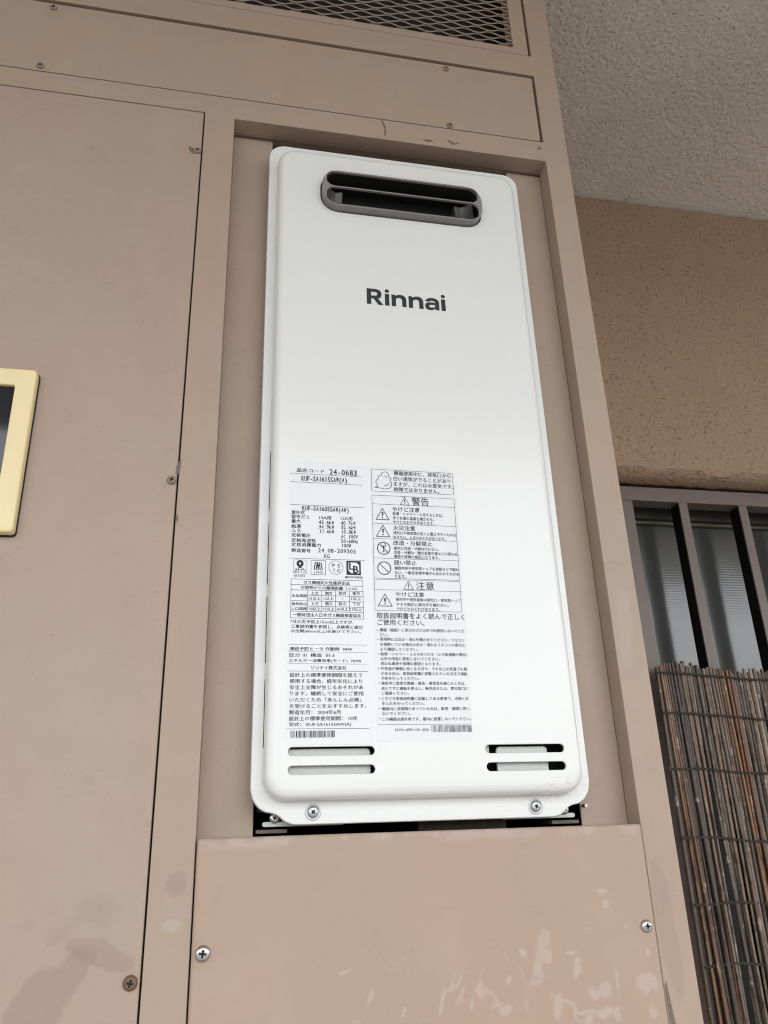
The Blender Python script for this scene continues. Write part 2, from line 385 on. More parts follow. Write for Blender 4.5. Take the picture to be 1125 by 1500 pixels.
# ragged bead of sealant where ceiling meets wall
bm = bmesh.new(); P = []; rads = []
for i in range(420):
    x = 250+i*4.2; P.append(W(x, YW-1.5+1.5*noise.noise((x*.03, 1, 0)), HC-3+2.2*noise.noise((x*.05, 0, 3))))
    rads.append((6.2+2.0*noise.noise((x*.07, 5, 0))+1.2*noise.noise((x*.31, 9, 0)))/1000*(.55 if 372 < (x-400) % 640 < 378 else 1))
tube(bm, P, rads, 8); o = obj('sealant_bead', bm, 'caulk', CEIL)

# stucco wall with the window opening
WIN = (655, 2250, -460, 585)
WALL = thing('stucco_wall', 'brown textured stucco wall beside the cabinet, above the window grille', 'wall', W(1500, YW, fl))
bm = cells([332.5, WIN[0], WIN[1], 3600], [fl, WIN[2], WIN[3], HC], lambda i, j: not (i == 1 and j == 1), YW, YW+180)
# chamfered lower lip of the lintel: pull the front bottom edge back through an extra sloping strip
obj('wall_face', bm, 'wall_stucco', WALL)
bm = bmesh.new(); n = 220
sec = [(YW-1.0, WIN[3]+9), (YW-1.2, WIN[3]+1), (YW+6, WIN[3]-7), (YW+20, WIN[3]-12), (YW+36, WIN[3]-14), (YW+48, WIN[3]-12), (YW+50, WIN[3]+2)]
rows = []
for i in range(n+1):
    x = WIN[0]-6+(WIN[1]-WIN[0]+12)*i/n
    rows.append([bm.verts.new(W(x, y+(2.2*noise.noise((x*.045, k*.7, 0)) if 0 < k < 6 else 0), z+(1.9*noise.noise((x*.05, k*.7, 7)) if 0 < k < 6 else 0))) for k, (y, z) in enumerate(sec)])
for a, b in zip(rows, rows[1:]):
    for k in range(len(sec)-1): bm.faces.new((a[k], b[k], b[k+1], a[k+1]))
obj('lintel_lip', bm, 'wall_stucco', WALL)

# ------------------------------------------------------------------ window, grille, reed screen
win = thing('window', 'dark bronze window with ribbed grey glass behind the bars', 'window', W(1450, YW+110, WIN[2]))
y = YW+95
bm = cells([WIN[0]+2, WIN[0]+45, 1420, 1480, WIN[1]-45, WIN[1]-2], [WIN[2]+2, WIN[2]+55, WIN[3]-58, WIN[3]-2], lambda i, j: j != 1 or i in (0, 2, 4), y, y+45)
obj('frame', bm, 'sash_bronze', win, bevel=1.5)
for x0, x1 in ((WIN[0]+45, 1420), (1480, WIN[1]-45)):
    p = obj('pane', bx(x0, x1, y+22, y+27, WIN[2]+55, WIN[3]-58), 'patterned_glass', win)
    obj('glazing_bead', cells([x0, x0+6, x1-6, x1], [WIN[2]+55, WIN[2]+61, WIN[3]-64, WIN[3]-58], lambda i, j: not (i == 1 and j == 1), y+12, y+22), 'bead_alu', p, bevel=.8)
gr = thing('window_grille', 'brown metal window grille of upright flat bars below the stucco lintel', 'grille', W(1450, YW+55, WIN[2]))
yg = YW+40
rz1, rz0 = 565, 538
obj('top_rail', bx(648, 2240, yg, yg+32, rz0, rz1), 'rail_bronze', gr, bevel=1)
obj('bottom_rail', bx(648, 2240, yg, yg+32, -440, -414), 'rail_bronze', gr, bevel=1)
obj('side_post', bx(664, 707, yg+1, yg+31, -414, rz0), 'rail_bronze', gr, bevel=1)
obj('side_post', bx(2206, 2236, yg+1, yg+31, -414, rz0), 'rail_bronze', gr, bevel=1)
x = 799.0
bar0 = None
while x < 2180:
    if bar0 is None:
        bar0 = obj('bar', bx(x, x+16.5, yg+1.5, yg+4.6, -414, rz0), 'rail_bronze', gr)
        web0 = obj('web', bx(x+.8, x+15.7, yg+4.6, yg+31, -413.5, rz0-.5), 'web_shade_black', bar0); x00 = x
    else:
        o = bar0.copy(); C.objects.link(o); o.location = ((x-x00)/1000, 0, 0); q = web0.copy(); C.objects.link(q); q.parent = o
    x += 121.5

scr = thing('reed_screen', 'weathered brown reed screen tied with dark cords in front of the grille', 'reed screen', W(1150, YW+20, -760))
YS = YW+14
cord_z = [at(960, v, .589)[1] for v in (987, 1046)] + [at(1000, 1127, .589)[1]] + [at(1010, 1228, .589)[1], at(1018, 1324, .589)[1], at(1027, 1416, .589)[1]]
while cord_z[-1] > -640: cord_z.append(cord_z[-1]-98)
ztop = lambda x: at(957, 972, .589)[1] + 3.5*noise.noise((x*.03, 2, 0)) - 11*max(0, min(1, (x-740)/90)) + (3 if 700 < x < 740 else 0)
yoff = lambda x: 5*math.sin((x-690)*.021)+3*math.sin(x*.0073)
reeds = []
for k in range(14):
    bm = bmesh.new(); rb = random.Random(k); r0 = rb.uniform(2.0, 3.5); Ln = 960
    nodes = sorted(rb.uniform(30, Ln-30) for _ in range(rb.randint(4, 6))); stations = [0.0]
    for q in nodes: stations += [q-3, q, q+3]
    stations += [Ln*j/10 for j in range(1, 11)]; stations = sorted(stations)
    pts, rd = [], []
    ph, am = rb.uniform(0, 6), rb.uniform(.3, 1.6)
    for s_ in stations:
        pts.append(Vector((am*math.sin(s_*.006+ph)/1000, .8*math.sin(s_*.009+ph*2)/1000, -s_/1000)))
        t = r0*(1+(.18 if s_ in nodes else 0)+.10*math.sin(s_*.004+ph)); rd.append(t/1000)
    tube(bm, pts, rd, 8)
    bmesh.ops.recalc_face_normals(bm, faces=bm.faces[:])
    me = bpy.data.meshes.new('reed'); bm.to_mesh(me); bm.free(); me.materials.append(MATS['reed']); smooth(me, 50); reeds.append((me, r0))
x = 683.0; k = 0; L0 = root_loc(scr); edge_x = x
while x < 1560 and k < 285:
    me, r0 = random.choice(reeds)
    o = bpy.data.objects.new('reed', me); C.objects.link(o); o.parent = scr
    layer = random.choice((0, 0, 0, 4.0))
    o.location = W(x, YS+yoff(x)+layer+random.uniform(-.6, .6), ztop(x)+random.uniform(-5, 3)) - L0
    o.rotation_euler = (0, -.010+random.gauss(0, .005), random.uniform(0, 6.28)); s_ = random.uniform(.85, 1.15); o.scale = (s_, s_, 1)
    x += r0*s_*2*(.90 if layer == 0 else .45)+random.uniform(0, .35); k += 1
for q, cz in enumerate(cord_z):
    bm = bmesh.new()
    for ph in (0, math.pi):
        P = []
        xx = edge_x-4
        while xx < 1566:
            sag = 4*noise.noise((xx*.012, q*3.1, 0))-9*max(0, min(1, (xx-735)/110))
            P.append(W(xx, YS+yoff(xx)+(-5.6 if ph == 0 else -4.8)+1.0*math.sin(xx*.55+ph), cz+sag+1.1*math.cos(xx*.55+ph))); xx += 2.3
        tube(bm, P, .0011, 5)
    obj('cord', bm, 'cord_fibre', scr)

# ------------------------------------------------------------------ the cabinet
cab = thing('pipe_shaft_cabinet', 'taupe painted steel utility cabinet with screwed panels around the water heater', 'cabinet', W(0, 100, fl))
XL = -1150
# frame members, one seamless folded-steel frame with openings for heater, door, upper panel and vent
xs = [XL-40, XL, -41.2, -13.3, 24.0, 305.6, 306.3, 332.2]
zs = [fl+2, fl+90, -430, 642.6, 646.0, 669.0, 766.6, 797.0, 1170, HC-2]
def solid(i, j):
    x0, x1 = xs[i], xs[i+1]; z0, z1 = zs[j], zs[j+1]
    if i == 0 or j == 0 or j == 8 or i == 6: return True
    if j in (4, 6): return True
    if j == 3: return i == 2 or i >= 3              # strip above the opening, door runs 3 mm higher
    if j in (5, 7): return False
    if i == 1: return False                          # door
    if i == 2: return True                           # left post
    return False                                     # heater opening and lower panel
obj('frame', cells(xs, zs, solid, 0, 19.5), 'paint_frame', cab, bevel=1.6)
# side skins, back and inner boxes
obj('side_panel', bx(331.2, 332.4, 20.5, YW-.5, fl+2, HC-1), 'paint', cab)
obj('side_panel', bx(XL-40.2, XL-39, 20.5, YW-.5, fl+2, HC-1), 'paint', cab)
obj('inner_lining', cells([XL-38, 330], [fl+4, HC-4], lambda i, j: True, 330, 333), 'dark_inside', cab)
obj('inner_partition', bx(-16, -14.2, 20.2, 328, -420, 760), 'dark_inside', cab)
obj('inner_partition', bx(307, 308.8, 20.2, 328, -420, 760), 'dark_inside', cab)
obj('inner_shelf', bx(-13, 306, 20.2, 328, 643.2, 645), 'paint', cab)
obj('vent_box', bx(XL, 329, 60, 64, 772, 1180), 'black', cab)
# filler plates each side of the heater, set back from the frame front
obj('filler_plate', bx(-13.6, 24.6, 19.8, 22.0, -30, 641.0), 'paint', cab, bevel=.7)
obj('filler_plate', bx(269.2, 306.8, 19.8, 22.0, -30, 641.0), 'paint', cab, bevel=.7)
# door with inspection window
door = obj('door', rr_plate(bmesh.new(), (XL+1.2, -42.4, -428, 644.8, 1.2), [(-272, -164, 219, 328, 3)], -.4, 19, 1.1, n=4, hole_bev=.4), 'paint_door', cab, wn=True)
door['label'] = 'flat taupe door with a small glazed inspection window'
screw(door, 'rust', -47.9, -.5, -81.3, 4.4, 10, 'rusty screw at the bottom of the door')
screw(door, 'painted_screw', -46.2, -.5, 257.0, 3.7, 25); screw(door, 'painted_screw', -45.6, -.5, 595.0, 3.6, 40)
iw = obj('inspection_window', rr_plate(bmesh.new(), (-288, -152.6, 206.5, 341.5, 3), [(-272, -167.2, 222.5, 326.5, 1.5)], -9.5, -.5, 2.0, n=5, hole_bev=1.2), 'cream_plastic', cab, wn=True)
iw['label'] = 'cream plastic frame round dark glass'
iw.parent = cab
obj('pane', bx(-271, -166.5, -6.0, -4.0, 220.5, 327), 'meter_glass', iw)
obj('gasket', rr_plate(bmesh.new(), (-288.6, -151.9, 205.6, 342.0, 3), [(-271, -166.5, 220.5, 327, 2)], -2.2, -.5, .6, n=5), 'black', iw)
obj('meter_box', bx(-300, -140, 40, 44, 200, 350), 'black', iw)
# scraped paint by the door edge
def chip(parent, pts, y, mat='scuff'):
    bm = bmesh.new(); v = [bm.verts.new(W(x, y, z)) for x, z in pts]; f = bm.faces.new(v)
    e = bmesh.ops.extrude_face_region(bm, geom=[f]); bmesh.ops.translate(bm, vec=(0, -.0002, 0), verts=[q for q in e['geom'] if isinstance(q, bmesh.types.BMVert)])
    return obj('paint_chip', bm, mat, parent, sm=False)
chip(door, [at(*p, -.0006) for p in ((258, 684), (261, 677), (266, 672), (265, 680), (263, 690), (261, 695), (257, 694))], -.45)
chip(door, [at(*p, -.0006) for p in ((257, 757), (260, 752), (261, 760), (259, 766))], -.45)
chip(door, [at(*p, -.0006) for p in ((276, 214), (284, 217), (283, 226), (277, 220))], -.45)
# upper screwed panel, set back under the rail above it
up = obj('upper_panel', rr_plate(bmesh.new(), (XL+5, 303.2, 670.0, 761.9, 1.0), [], .1, 19, .5, n=4), 'paint', cab, wn=True)
for x, z in ((-191.8, 755.5), (-193.9, 675.6), (205.2, 755.6), (204.1, 673.6)): screw(up, 'painted_screw', x, .05, z, 3.5, random.uniform(0, 90))
obj('seam_shade_strip', bx(XL+4, 306.5, 19.6, 21, 660, 772), 'black', cab)  # black strip added behind the panel gaps to paint in their shadow line
# lower screwed panel
lp = obj('lower_panel', rr_plate(bmesh.new(), (-12.4, 305.6, -426, -.6, 2.0), [], -2.4, 19, 2.4, n=4), 'paint_lower', cab, wn=True)
lp['label'] = 'lower taupe panel with pale chalky marks and two steel screws'
screw(lp, 'steel', -5.3, -2.5, -67.5, 4.9, 8); screw(lp, 'steel', 298.1, -2.5, -67.2, 4.2, 5)
obj('plinth_panel', bx(XL+1, 306.2, 2, 19, fl+91, -431), 'paint', cab)
chip(cab, [(307.0, -104), (308.6, -102), (309.4, -112), (311.2, -128), (312.5, -150), (308.0, -150), (307.2, -120)], -.1)
chip(cab, [(-13.9, -108), (-15.6, -118), (-15.2, -135), (-16.0, -150), (-13.8, -150)], -.1)
for pts in (((558, 176), (561, 177), (565, 186), (566, 198), (563, 199), (563, 188)), ((618, 205), (628, 204), (635, 207), (627, 208)), ((655, 204), (660, 207), (667, 210), (673, 208), (672, 210), (664, 212.5), (657, 208)), ((789, 214), (793, 218), (791, 220), (787, 217))):
    chip(cab, [at(*p, 0) for p in pts], -.02)
# vent: folded frame and expanded metal
vent = obj('vent_frame', cells([XL+8, XL+26, 286.0, 303.4], [797.4, 807.0, 1152, 1169], lambda i, j: not (i == 1 and j == 1), -.2, 17), 'paint', cab, bevel=1.0)
bm = bmesh.new(); LW, SW = 29.0, 11.8
z = 803.0; row = 0
while z < 1156:
    P = []
    x = XL+20.0; k = 0
    while x < 292:
        # each strand is a zigzag: flat bonds and slanted sides
        ph = (x/LW+(.5 if row % 2 else 0)) % 1.0
        tri = [0, 0, 1, 1, 0]
        t = 4*abs(((ph) % 1)-.5)-1; t = max(-.58, min(.58, t))/.58
        P.append(W(x, 2.4+.9*t, z+t*SW/4*.97)); x += LW/16
    # thin square-section strand
    tube(bm, P, .00078, 4, cap=False)
    z += SW/2; row += 1
obj('expanded_mesh', bm, 'paint', vent, sm=False)

# ------------------------------------------------------------------ the water heater
heat = thing('water_heater', 'tall white enamelled gas water heater with Rinnai lettering, set into the cabinet', 'water heater', W(146, 100, 6))
YF, YP = 2.0, -13.0
slit = [at(395, v, -.006)[1] for v in (658, 745)] + [at(391, v, -.006)[1] for v in (762, 853)] + [at(389, v, -.006)[1] for v in (872, 970)] + [at(386, v, -.006)[1] for v in (994, 1095)]
PX = (29.0, 261.8, 21.0, 602.5); PR = 16.5
def pring(d): return rr(PX[0]+d, PX[1]-d, PX[2]+d, PX[3]-d, PR-d, n=10, extra_left=slit)
bm = bmesh.new()
prof = [(-1.2, YF), (-.7, YF-.12), (-.25, YF-.45), (-.05, YF-.9), (0, YF-1.6), (.25, YP+8.2), (.4, YP+7.2)]
for i in range(1, 9):
    a = RAD(90*i/8); prof.append((.4+7.2*(1-math.cos(a)), YP+7.2*(1-math.sin(a))))
Rg, Fg = loft(bm, [(pring(d), yy) for d, yy in prof])
# slits in the left flank of the raised cover
nC = 44
kill = []
for j in range(nC, nC+8):
    if (j-nC) % 2 == 0: kill.append(Fg[4][j])
bmesh.ops.delete(bm, geom=kill, context='FACES_ONLY')
# front face with the exhaust opening and four intake slots
EX = (69.4, 222.6, at(600, 312.3, -.021)[1], at(600, 262.2, -.021)[1], 16.0)
slots = [(45.2, 106.2, 49.4, 55.9), (45.2, 106.2, 37.1, 43.6), (186.6, 247.6, 49.4, 55.9), (186.6, 247.6, 37.1, 43.6)]
hl = []
for q in [(EX[0]-1.3, EX[1]+1.3, EX[2]-1.3, EX[3]+1.3, EX[4]+1)] + [(*s_, 3.24) for s_ in slots]:
    rings = [(rr(*q, n=6), YP), (rr(q[0]+.25, q[1]-.25, q[2]+.25, q[3]-.25, q[4]-.25, n=6), YP+.3), (rr(q[0]+.3, q[1]-.3, q[2]+.3, q[3]-.3, q[4]-.3, n=6), YP+2.0)]
    Rh, _ = loft(bm, rings); hl.append(Rh[0])
fill(bm, [Rg[-1]]+hl)
# flange with notched lower corners
x0, x1, z0, z1 = 21.2, 271.2, 5.8, 618.4
def sc(pts, n=5):                                   # smooth the polyline by Catmull-Rom
    out = []
    for i in range(len(pts)-1):
        p0, p1, p2, p3 = pts[max(i-1, 0)], pts[i], pts[i+1], pts[min(i+2, len(pts)-1)]
        for k in range(n):
            t = k/n; out.append(tuple(.5*(2*p1[a]+(p2[a]-p0[a])*t+(2*p0[a]-5*p1[a]+4*p2[a]-p3[a])*t*t+(3*p1[a]-p0[a]-3*p2[a]+p3[a])*t**3) for a in (0, 1)))
    return out+[pts[-1]]
left = sc([(x0, 30), (x0+1.6, 23.5), (x0+5.5, 17.8), (x0+10.5, 14.6), (x0+15.5, 13.6), (x0+19.5, 11.8), (x0+24, 8.2), (x0+29, 6.2), (x0+33.5, z0)])
right = [(x0+x1-a, b) for a, b in left][::-1]
top = []
for cx, a0 in ((x1-15, 0), (x0+15, 90)):
    for i in range(11): a = RAD(a0+9*i); top.append((cx+15*math.cos(a), z1-15+15*math.sin(a)))
FL = left+right+top
def scale_about(P, d):                              # inset along the outline normal
    out = []; k = len(P)
    for i in range(k):
        a, b = Vector(P[i-1]), Vector(P[(i+1) % k]); t = (b-a); t = t.normalized() if t.length else Vector((1, 0)); out.append((P[i][0]-t.y*d, P[i][1]+t.x*d))
    return out
Ro, _ = loft(bm, [(FL, YF+9), (FL, YF+1.4), (scale_about(FL, .2), YF+.7), (scale_about(FL, .6), YF+.2), (scale_about(FL, 1.3), YF)])
fill(bm, [Ro[-1], Rg[0]])
cover = obj('front_cover', bm, 'enamel', heat, wn=True)
b = obj('body', cells([27, 266], [15, 612], lambda i, j: True, YF+26, 215), 'dark_inside', heat)
b['label'] = 'dark casing behind the white cover'
obj('lining', bx(26, 266, YF+9.2, YF+10, 24, 612), 'black', heat)
# intake plates behind the slots
for (a0, a1, c0, c1) in ((40, 103.8, 32, 55.0), (196.5, 236.0, 32, 54.8), (180, 191.5, 46, 58)):
    obj('intake_plate', rr_plate(bmesh.new(), (a0, a1, c0, c1, 3), [], YP+5.2, YP+7, .8, n=4), 'galvanised', heat, wn=True)
# exhaust terminal
bzc = at(600, 285.5, -.021)[1]
term = obj('exhaust_terminal', rr_plate(bmesh.new(), EX, [(EX[0]+4.0, EX[1]-4.0, bzc+.75, EX[3]-2.2, 7.0), (EX[0]+4.0, EX[1]-4.0, EX[2]+2.1, bzc-.75, 7.0)], -21.0, -8, 1.1, n=9, hole_bev=.7, hole_back=-18.6), 'terminal_grey', heat, wn=True)
term['label'] = 'grey plastic exhaust grille with one crossbar'
bm = bmesh.new(); q = (EX[0]-1.2, EX[1]+1.2, EX[2]-1.2, EX[3]+1.2, EX[4]+1)
Rr, _ = loft(bm, [(rr(EX[0]+3.2, EX[1]-3.2, EX[2]+2.4, EX[3]-2.4, 14, n=8), -18.9), (rr(EX[0]+.4, EX[1]-.4, EX[2]+.4, EX[3]-.4, EX[4]-.4, n=8), -17.0), (rr(EX[0]+.4, EX[1]-.4, EX[2]+.4, EX[3]-.4, EX[4]-.4, n=8), -8), (rr(*q, n=8), YP+6), (rr(*q, n=8), 24)]); bm.faces.new(Rr[-1]); obj('exhaust_duct', bm, 'black', term, sm=False)
for sx, xa in ((1, EX[0]+9), (-1, EX[1]-9)):
    bm = bmesh.new(); pr_ = [(-3, -10), (1, -3), (6, 0), (12, -1), (13, 3)]; A = []
    for dx, yy in pr_:
        A.append([bm.verts.new(W(xa+sx*(dx+.5*math.sin(zz)), yy+1.2*math.sin(zz*.6), zz)) for zz in (EX[2]+2, EX[2]+14, EX[2]+26, EX[3]-7)])
    for p, r in zip(A, A[1:]):
        for i in range(3): bm.faces.new((p[i], p[i+1], r[i+1], r[i]))
    obj('baffle', bm, 'sheet_metal', term)
for px in (523, 661):
    zz = EX[2]+2.8; xx = at(px, 300, -.021)[0]; obj('drain_notch', bx(xx-1.7, xx+1.7, -21.15, -19.5, zz-1.3, zz+.4), 'black', term)
# cover screws, brackets with their screws
screw(heat, 'cover', 64.4, YF-.05, 13.8, 3.85, 40, 'cover screw with dished washer'); screw(heat, 'cover', 226.7, YF-.05, 13.4, 3.85, 25, 'cover screw with dished washer')
for sx, xa in ((1, 26.0), (-1, 266.5)):
    bm = bmesh.new()
    X = lambda a, b: (min(xa+sx*a, xa+sx*b), max(xa+sx*a, xa+sx*b))
    rr_plate(bm, (*X(4.5, 62), 5.2, 8.6, 1.6), [], YF+12.5, YF+14, .5, n=4)
    br = obj('mounting_bracket', bm, 'galvanised', heat, wn=True)
    screw(heat, 'steel', xa+sx*13, YF+12.4, 11.0, 3.7, 30)
    obj('bracket_foot', bx(*X(.5, 22), YF+16, YF+34, 1.2, 3.6), 'bracket_metal', br)
obj('pipe_stub', tube(bmesh.new(), [W(150+70*t, 60, 2-1*t) for t in (0, .3, .7, 1)], .010, 16), 'bracket_metal', heat)
obj('drain_screw', tube(bmesh.new(), [W(270.2, 17, 13.2), W(270.2, 11, 13.2)], .0013, 12), 'zinc', heat)

# ---- lettering and stickers -------------------------------------------------------------
DG = None
class Print:
    """collects flat printing on the cover front as one mesh"""
    def __init__(s, y): s.V, s.F, s.y = [], [], y
    def poly(s, pts, tri=None):
        b = len(s.V); s.V += [W(x, s.y, z) for x, z in pts]
        s.F += [tuple(b+i for i in t) for t in (tri or [tuple(range(len(pts)))])]
    def rect(s, x0, x1, z0, z1): s.poly([(x0, z0), (x1, z0), (x1, z1), (x0, z1)])
    def line(s, pts, wd=.28, closed=False):
        k = len(pts); n_ = k if closed else k-1
        P = [Vector(p) for p in pts]; L, R = [], []
        for i in range(k):
            a = P[i-1] if (i or closed) else P[i]; c = P[(i+1) % k] if (i < k-1 or closed) else P[i]
            t1 = (P[i]-a); t2 = (c-P[i])
            t1 = t1.normalized() if t1.length > 1e-9 else t2.normalized(); t2 = t2.normalized() if t2.length > 1e-9 else t1
            t = (t1+t2); t = t.normalized() if t.length > 1e-6 else t1
            nn = Vector((-t.y, t.x)); q = wd/2/max(.4, nn.dot(Vector((-t1.y, t1.x)))); L.append(P[i]+nn*q); R.append(P[i]-nn*q)
        for i in range(n_):
            j = (i+1) % k; s.poly([tuple(R[i]), tuple(R[j]), tuple(L[j]), tuple(L[i])])
    def circle(s, x, z, r, wd=None, n=28, a0=0, a1=360):
        full = a1-a0 >= 360
        pts = [(x+r*math.cos(RAD(a0+(a1-a0)*i/n)), z+r*math.sin(RAD(a0+(a1-a0)*i/n))) for i in range(n if full else n+1)]
        s.line(pts, wd, full) if wd else s.poly(pts)
    def shape(s, loops):                                # filled outline with holes
        bm = bmesh.new(); fill(bm, [[bm.verts.new((x, 0, z)) for x, z in L] for L in loops]); bm.verts.index_update()
        s.poly([(v.co.x, v.co.z) for v in bm.verts], [tuple(v.index for v in f.verts) for f in bm.faces]); bm.free()
    def glyphs(s, body):
        c = bpy.data.curves.new('t', 'FONT'); c.body = body; c.resolution_u = 2
        o = bpy.data.objects.new('t', c); C.objects.link(o)
        m_ = bpy.data.meshes.new_from_object(o.evaluated_get(bpy.context.evaluated_depsgraph_get()))
        co = [(v.co.x, v.co.y) for v in m_.vertices]; fs = [tuple(p.vertices) for p in m_.polygons]
        bpy.data.objects.remove(o); bpy.data.curves.remove(c); bpy.data.meshes.remove(m_)
        return co, fs
    def text(s, body, x0, x1, zc, h, bold=.020, mono=None):
        """fit the text between x0 and x1 (mm), centred on zc, h mm tall; double-struck to thicken the strokes"""
        if mono is None: mono = len(body) > 3 and all(ord(q) < 128 for q in body)
        if mono:
            cell = (x1-x0)/(len(body)-.2); _, zb0 = 0, max(v[1] for v in s.glyphs('H')[0]); kz = h/zb0; co, fs = [], []
            for i, ch in enumerate(body):
                if ch == ' ': continue
                g_, f_ = s.glyphs(ch)
                if not g_: continue
                xa, xb = min(v[0] for v in g_), max(v[0] for v in g_); k = min(cell*.80/(xb-xa), kz*1.0) if ch not in '1.-()' else min(cell*.62/(xb-xa), kz*.9)
                m0 = x0+cell*(i+.4); b0 = len(co); co += [(m0+(v[0]-(xa+xb)/2)*k, v[1]*kz-h/2) for v in g_]; fs += [tuple(b0+q for q in t) for t in f_]
            em = h*1.35
            pts = [(x, zc+z) for x, z in co]
        else:
            co, fs = s.glyphs(body)
            if not co: return
            xa, xb = min(v[0] for v in co), max(v[0] for v in co); za, zb = min(v[1] for v in co), max(v[1] for v in co)
            kx = (x1-x0)/(xb-xa); kz = h/(zb-za); em = h
            pts = [(x0+(v[0]-xa)*kx, zc+(v[1]-(za+zb)/2)*kz) for v in co]
        y = s.y
        for k, (dx, dz) in enumerate(((-1, 0), (1, 0), (0, 1), (0, -1))):
            s.y = y-.008*k; s.poly([(x+dx*bold*em, z+dz*bold*em*.6) for x, z in pts], fs)
        s.y = y
    def build(s, name, mat, parent):
        L = root_loc(parent); me = bpy.data.meshes.new(name); me.from_pydata([tuple(v-L) for v in s.V], [], s.F); me.materials.append(MATS[mat])
        o = bpy.data.objects.new(name, me); C.objects.link(o); o.parent = parent; return o
# logo: letter outlines drawn in font units (cap height 183)
def bez(*p, n=8):
    """quadratic through control points: p0, c1, p1, c2, p2 ..."""
    out = [p[0]]
    for i in range(0, len(p)-2, 2):
        a, c, b_ = p[i], p[i+1], p[i+2]
        for k in range(1, n+1):
            t = k/n; out.append(tuple((1-t)**2*a[q]+2*t*(1-t)*c[q]+t*t*b_[q] for q in (0, 1)))
    return out
def logo(P, X0, X1, Z0, cap):
    kx, kz = (X1-X0)/915, cap/183
    put = lambda dx, *loops: P.shape([[(X0+(x+dx)*kx, Z0+z*kz) for x, z in L] for L in loops])
    put(0, [(0, 0), (0, 183)] + bez((92, 183), (128, 183), (150, 168), (170, 154), (170, 125), (170, 92), (146, 78), (140, 74), (130, 71)) + [(190, 0), (131, 0), (78, 67), (50, 67), (50, 0)],
        bez((50, 146), (50, 146), (90, 146), (121, 146), (121, 125), (121, 103), (90, 103), (60, 103), (50, 103)))
    for dx in (208, 865):
        put(dx, [(0, 0), (0, 137), (50, 137), (50, 0)])
        put(dx, [(25+25*math.cos(a*math.pi/12), 171+21*math.sin(a*math.pi/12)) for a in range(24)])
    for dx in (284, 482):
        put(dx, [(0, 0), (0, 137), (46, 137)] + bez((46, 118), (66, 141), (103, 141), (142, 141), (160, 118), (172, 102), (172, 74)) + [(172, 0), (122, 0)] + bez((122, 66), (122, 102), (88, 102), (50, 102), (50, 64)) + [(50, 0)])
    put(674, bez((117, 18), (96, -5), (58, -5), (24, -5), (9, 12), (0, 24), (0, 42), (0, 64), (17, 76), (36, 88), (75, 88), (100, 88), (117, 82)) + bez((117, 86), (117, 107), (82, 107), (54, 107), (49, 92)) + bez((3, 95), (9, 118), (32, 130), (52, 141), (86, 141), (126, 141), (147, 124), (166, 108), (166, 78)) + [(166, 0), (120, 0)],
        bez((117, 55), (117, 55), (117, 48), (117, 28), (78, 27), (48, 27), (48, 43), (48, 58), (78, 59), (100, 60), (117, 55)))
lg = Print(YP-.12); logo(lg, 109.2, 181.2, 430.8, 16.7)
o = lg.build('logo_lettering', 'logo_ink', cover); o['label'] = 'dark grey Rinnai lettering'

YS1, YT = YP-.10, YP-.22
px = lambda u, v: at(u, v, YP/1000)
def crop(ox, oy, sc_):
    def f(P, s, xa, ya, xb, yb, h, bold=.020):
        a = px(ox+xa*sc_, oy+ya*sc_); b_ = px(ox+xb*sc_, oy+yb*sc_); t = px(ox+xa*sc_, oy+(ya-h/2)*sc_); u = px(ox+xa*sc_, oy+(ya+h/2)*sc_)
        P.text(s, a[0], b_[0], (a[1]+b_[1])/2, t[1]-u[1], bold)
    f.p = lambda x, y: px(ox+x*sc_, oy+y*sc_)
    return f
K = 140/1125
A, B_, Cc, Dd, Ee, Ff = crop(410, 675, K), crop(410, 815, K), crop(410, 935, K), crop(540, 680, K), crop(540, 790, K), crop(540, 890, 160/1125)
def hline(P, c, xa, ya, xb, yb, wd=.28):
    a, b_ = c.p(xa, ya), c.p(xb, yb); z = (a[1]+b_[1])/2; P.line([(a[0], z), (b_[0], z)], wd)
# --- rating label (left)
lab = obj('rating_label', rr_plate(bmesh.new(), (43.6, 104.9, 57.4, 272.6, 1.0), [], YS1, YP-.02, .02, n=3, seg=1), 'label_film', heat, wn=True)
lab['label'] = 'white rating label with black Japanese print and barcode'
P = Print(YT); T = lambda c, *a, **k: c(P, *a, **k)
T(A, '品名コード', 198, 112, 522, 122, 46); T(A, '24-0683', 584, 134, 905, 144, 62)
hline(P, A, 125, 150, 972, 188); hline(P, A, 125, 247, 978, 286); hline(P, A, 122, 517, 985, 550); hline(P, A, 115, 1152, 1000, 1168)
T(A, 'RUF-SA1615SAW(A)', 255, 208, 792, 230, 58); T(A, 'RUF-SA1605SAW(AW)', 265, 562, 812, 578, 52)
for s_, xb, y in (('屋外式', 292, 608), ('都市ガス', 345, 660), ('最大', 245, 710), ('給湯', 247, 768), ('ふろ', 243, 820), ('定格電圧', 362, 876), ('定格周波数', 424, 938), ('定格消費電力', 482, 990), ('製造番号', 362, 1056)):
    T(A, s_, 136, y-2, xb, y+2, 46)
for s_, a_, b_, y in (('13A用', 465, 602, 672), ('43.6kW', 458, 636, 726), ('34.9kW', 458, 636, 778), ('11.6kW', 468, 636, 832), ('12A用', 718, 852, 680), ('40.7kW', 718, 888, 734), ('32.6kW', 720, 890, 786), ('10.8kW', 722, 892, 838), ('AC 100V', 722, 916, 894), ('50-60Hz', 722, 918, 948), ('100W', 726, 836, 1000)):
    T(A, s_, a_, y, b_, y+1, 42)
T(A, '24.08-209303', 450, 1058, 892, 1066, 46); T(A, 'KG', 520, 1122, 588, 1124, 46)
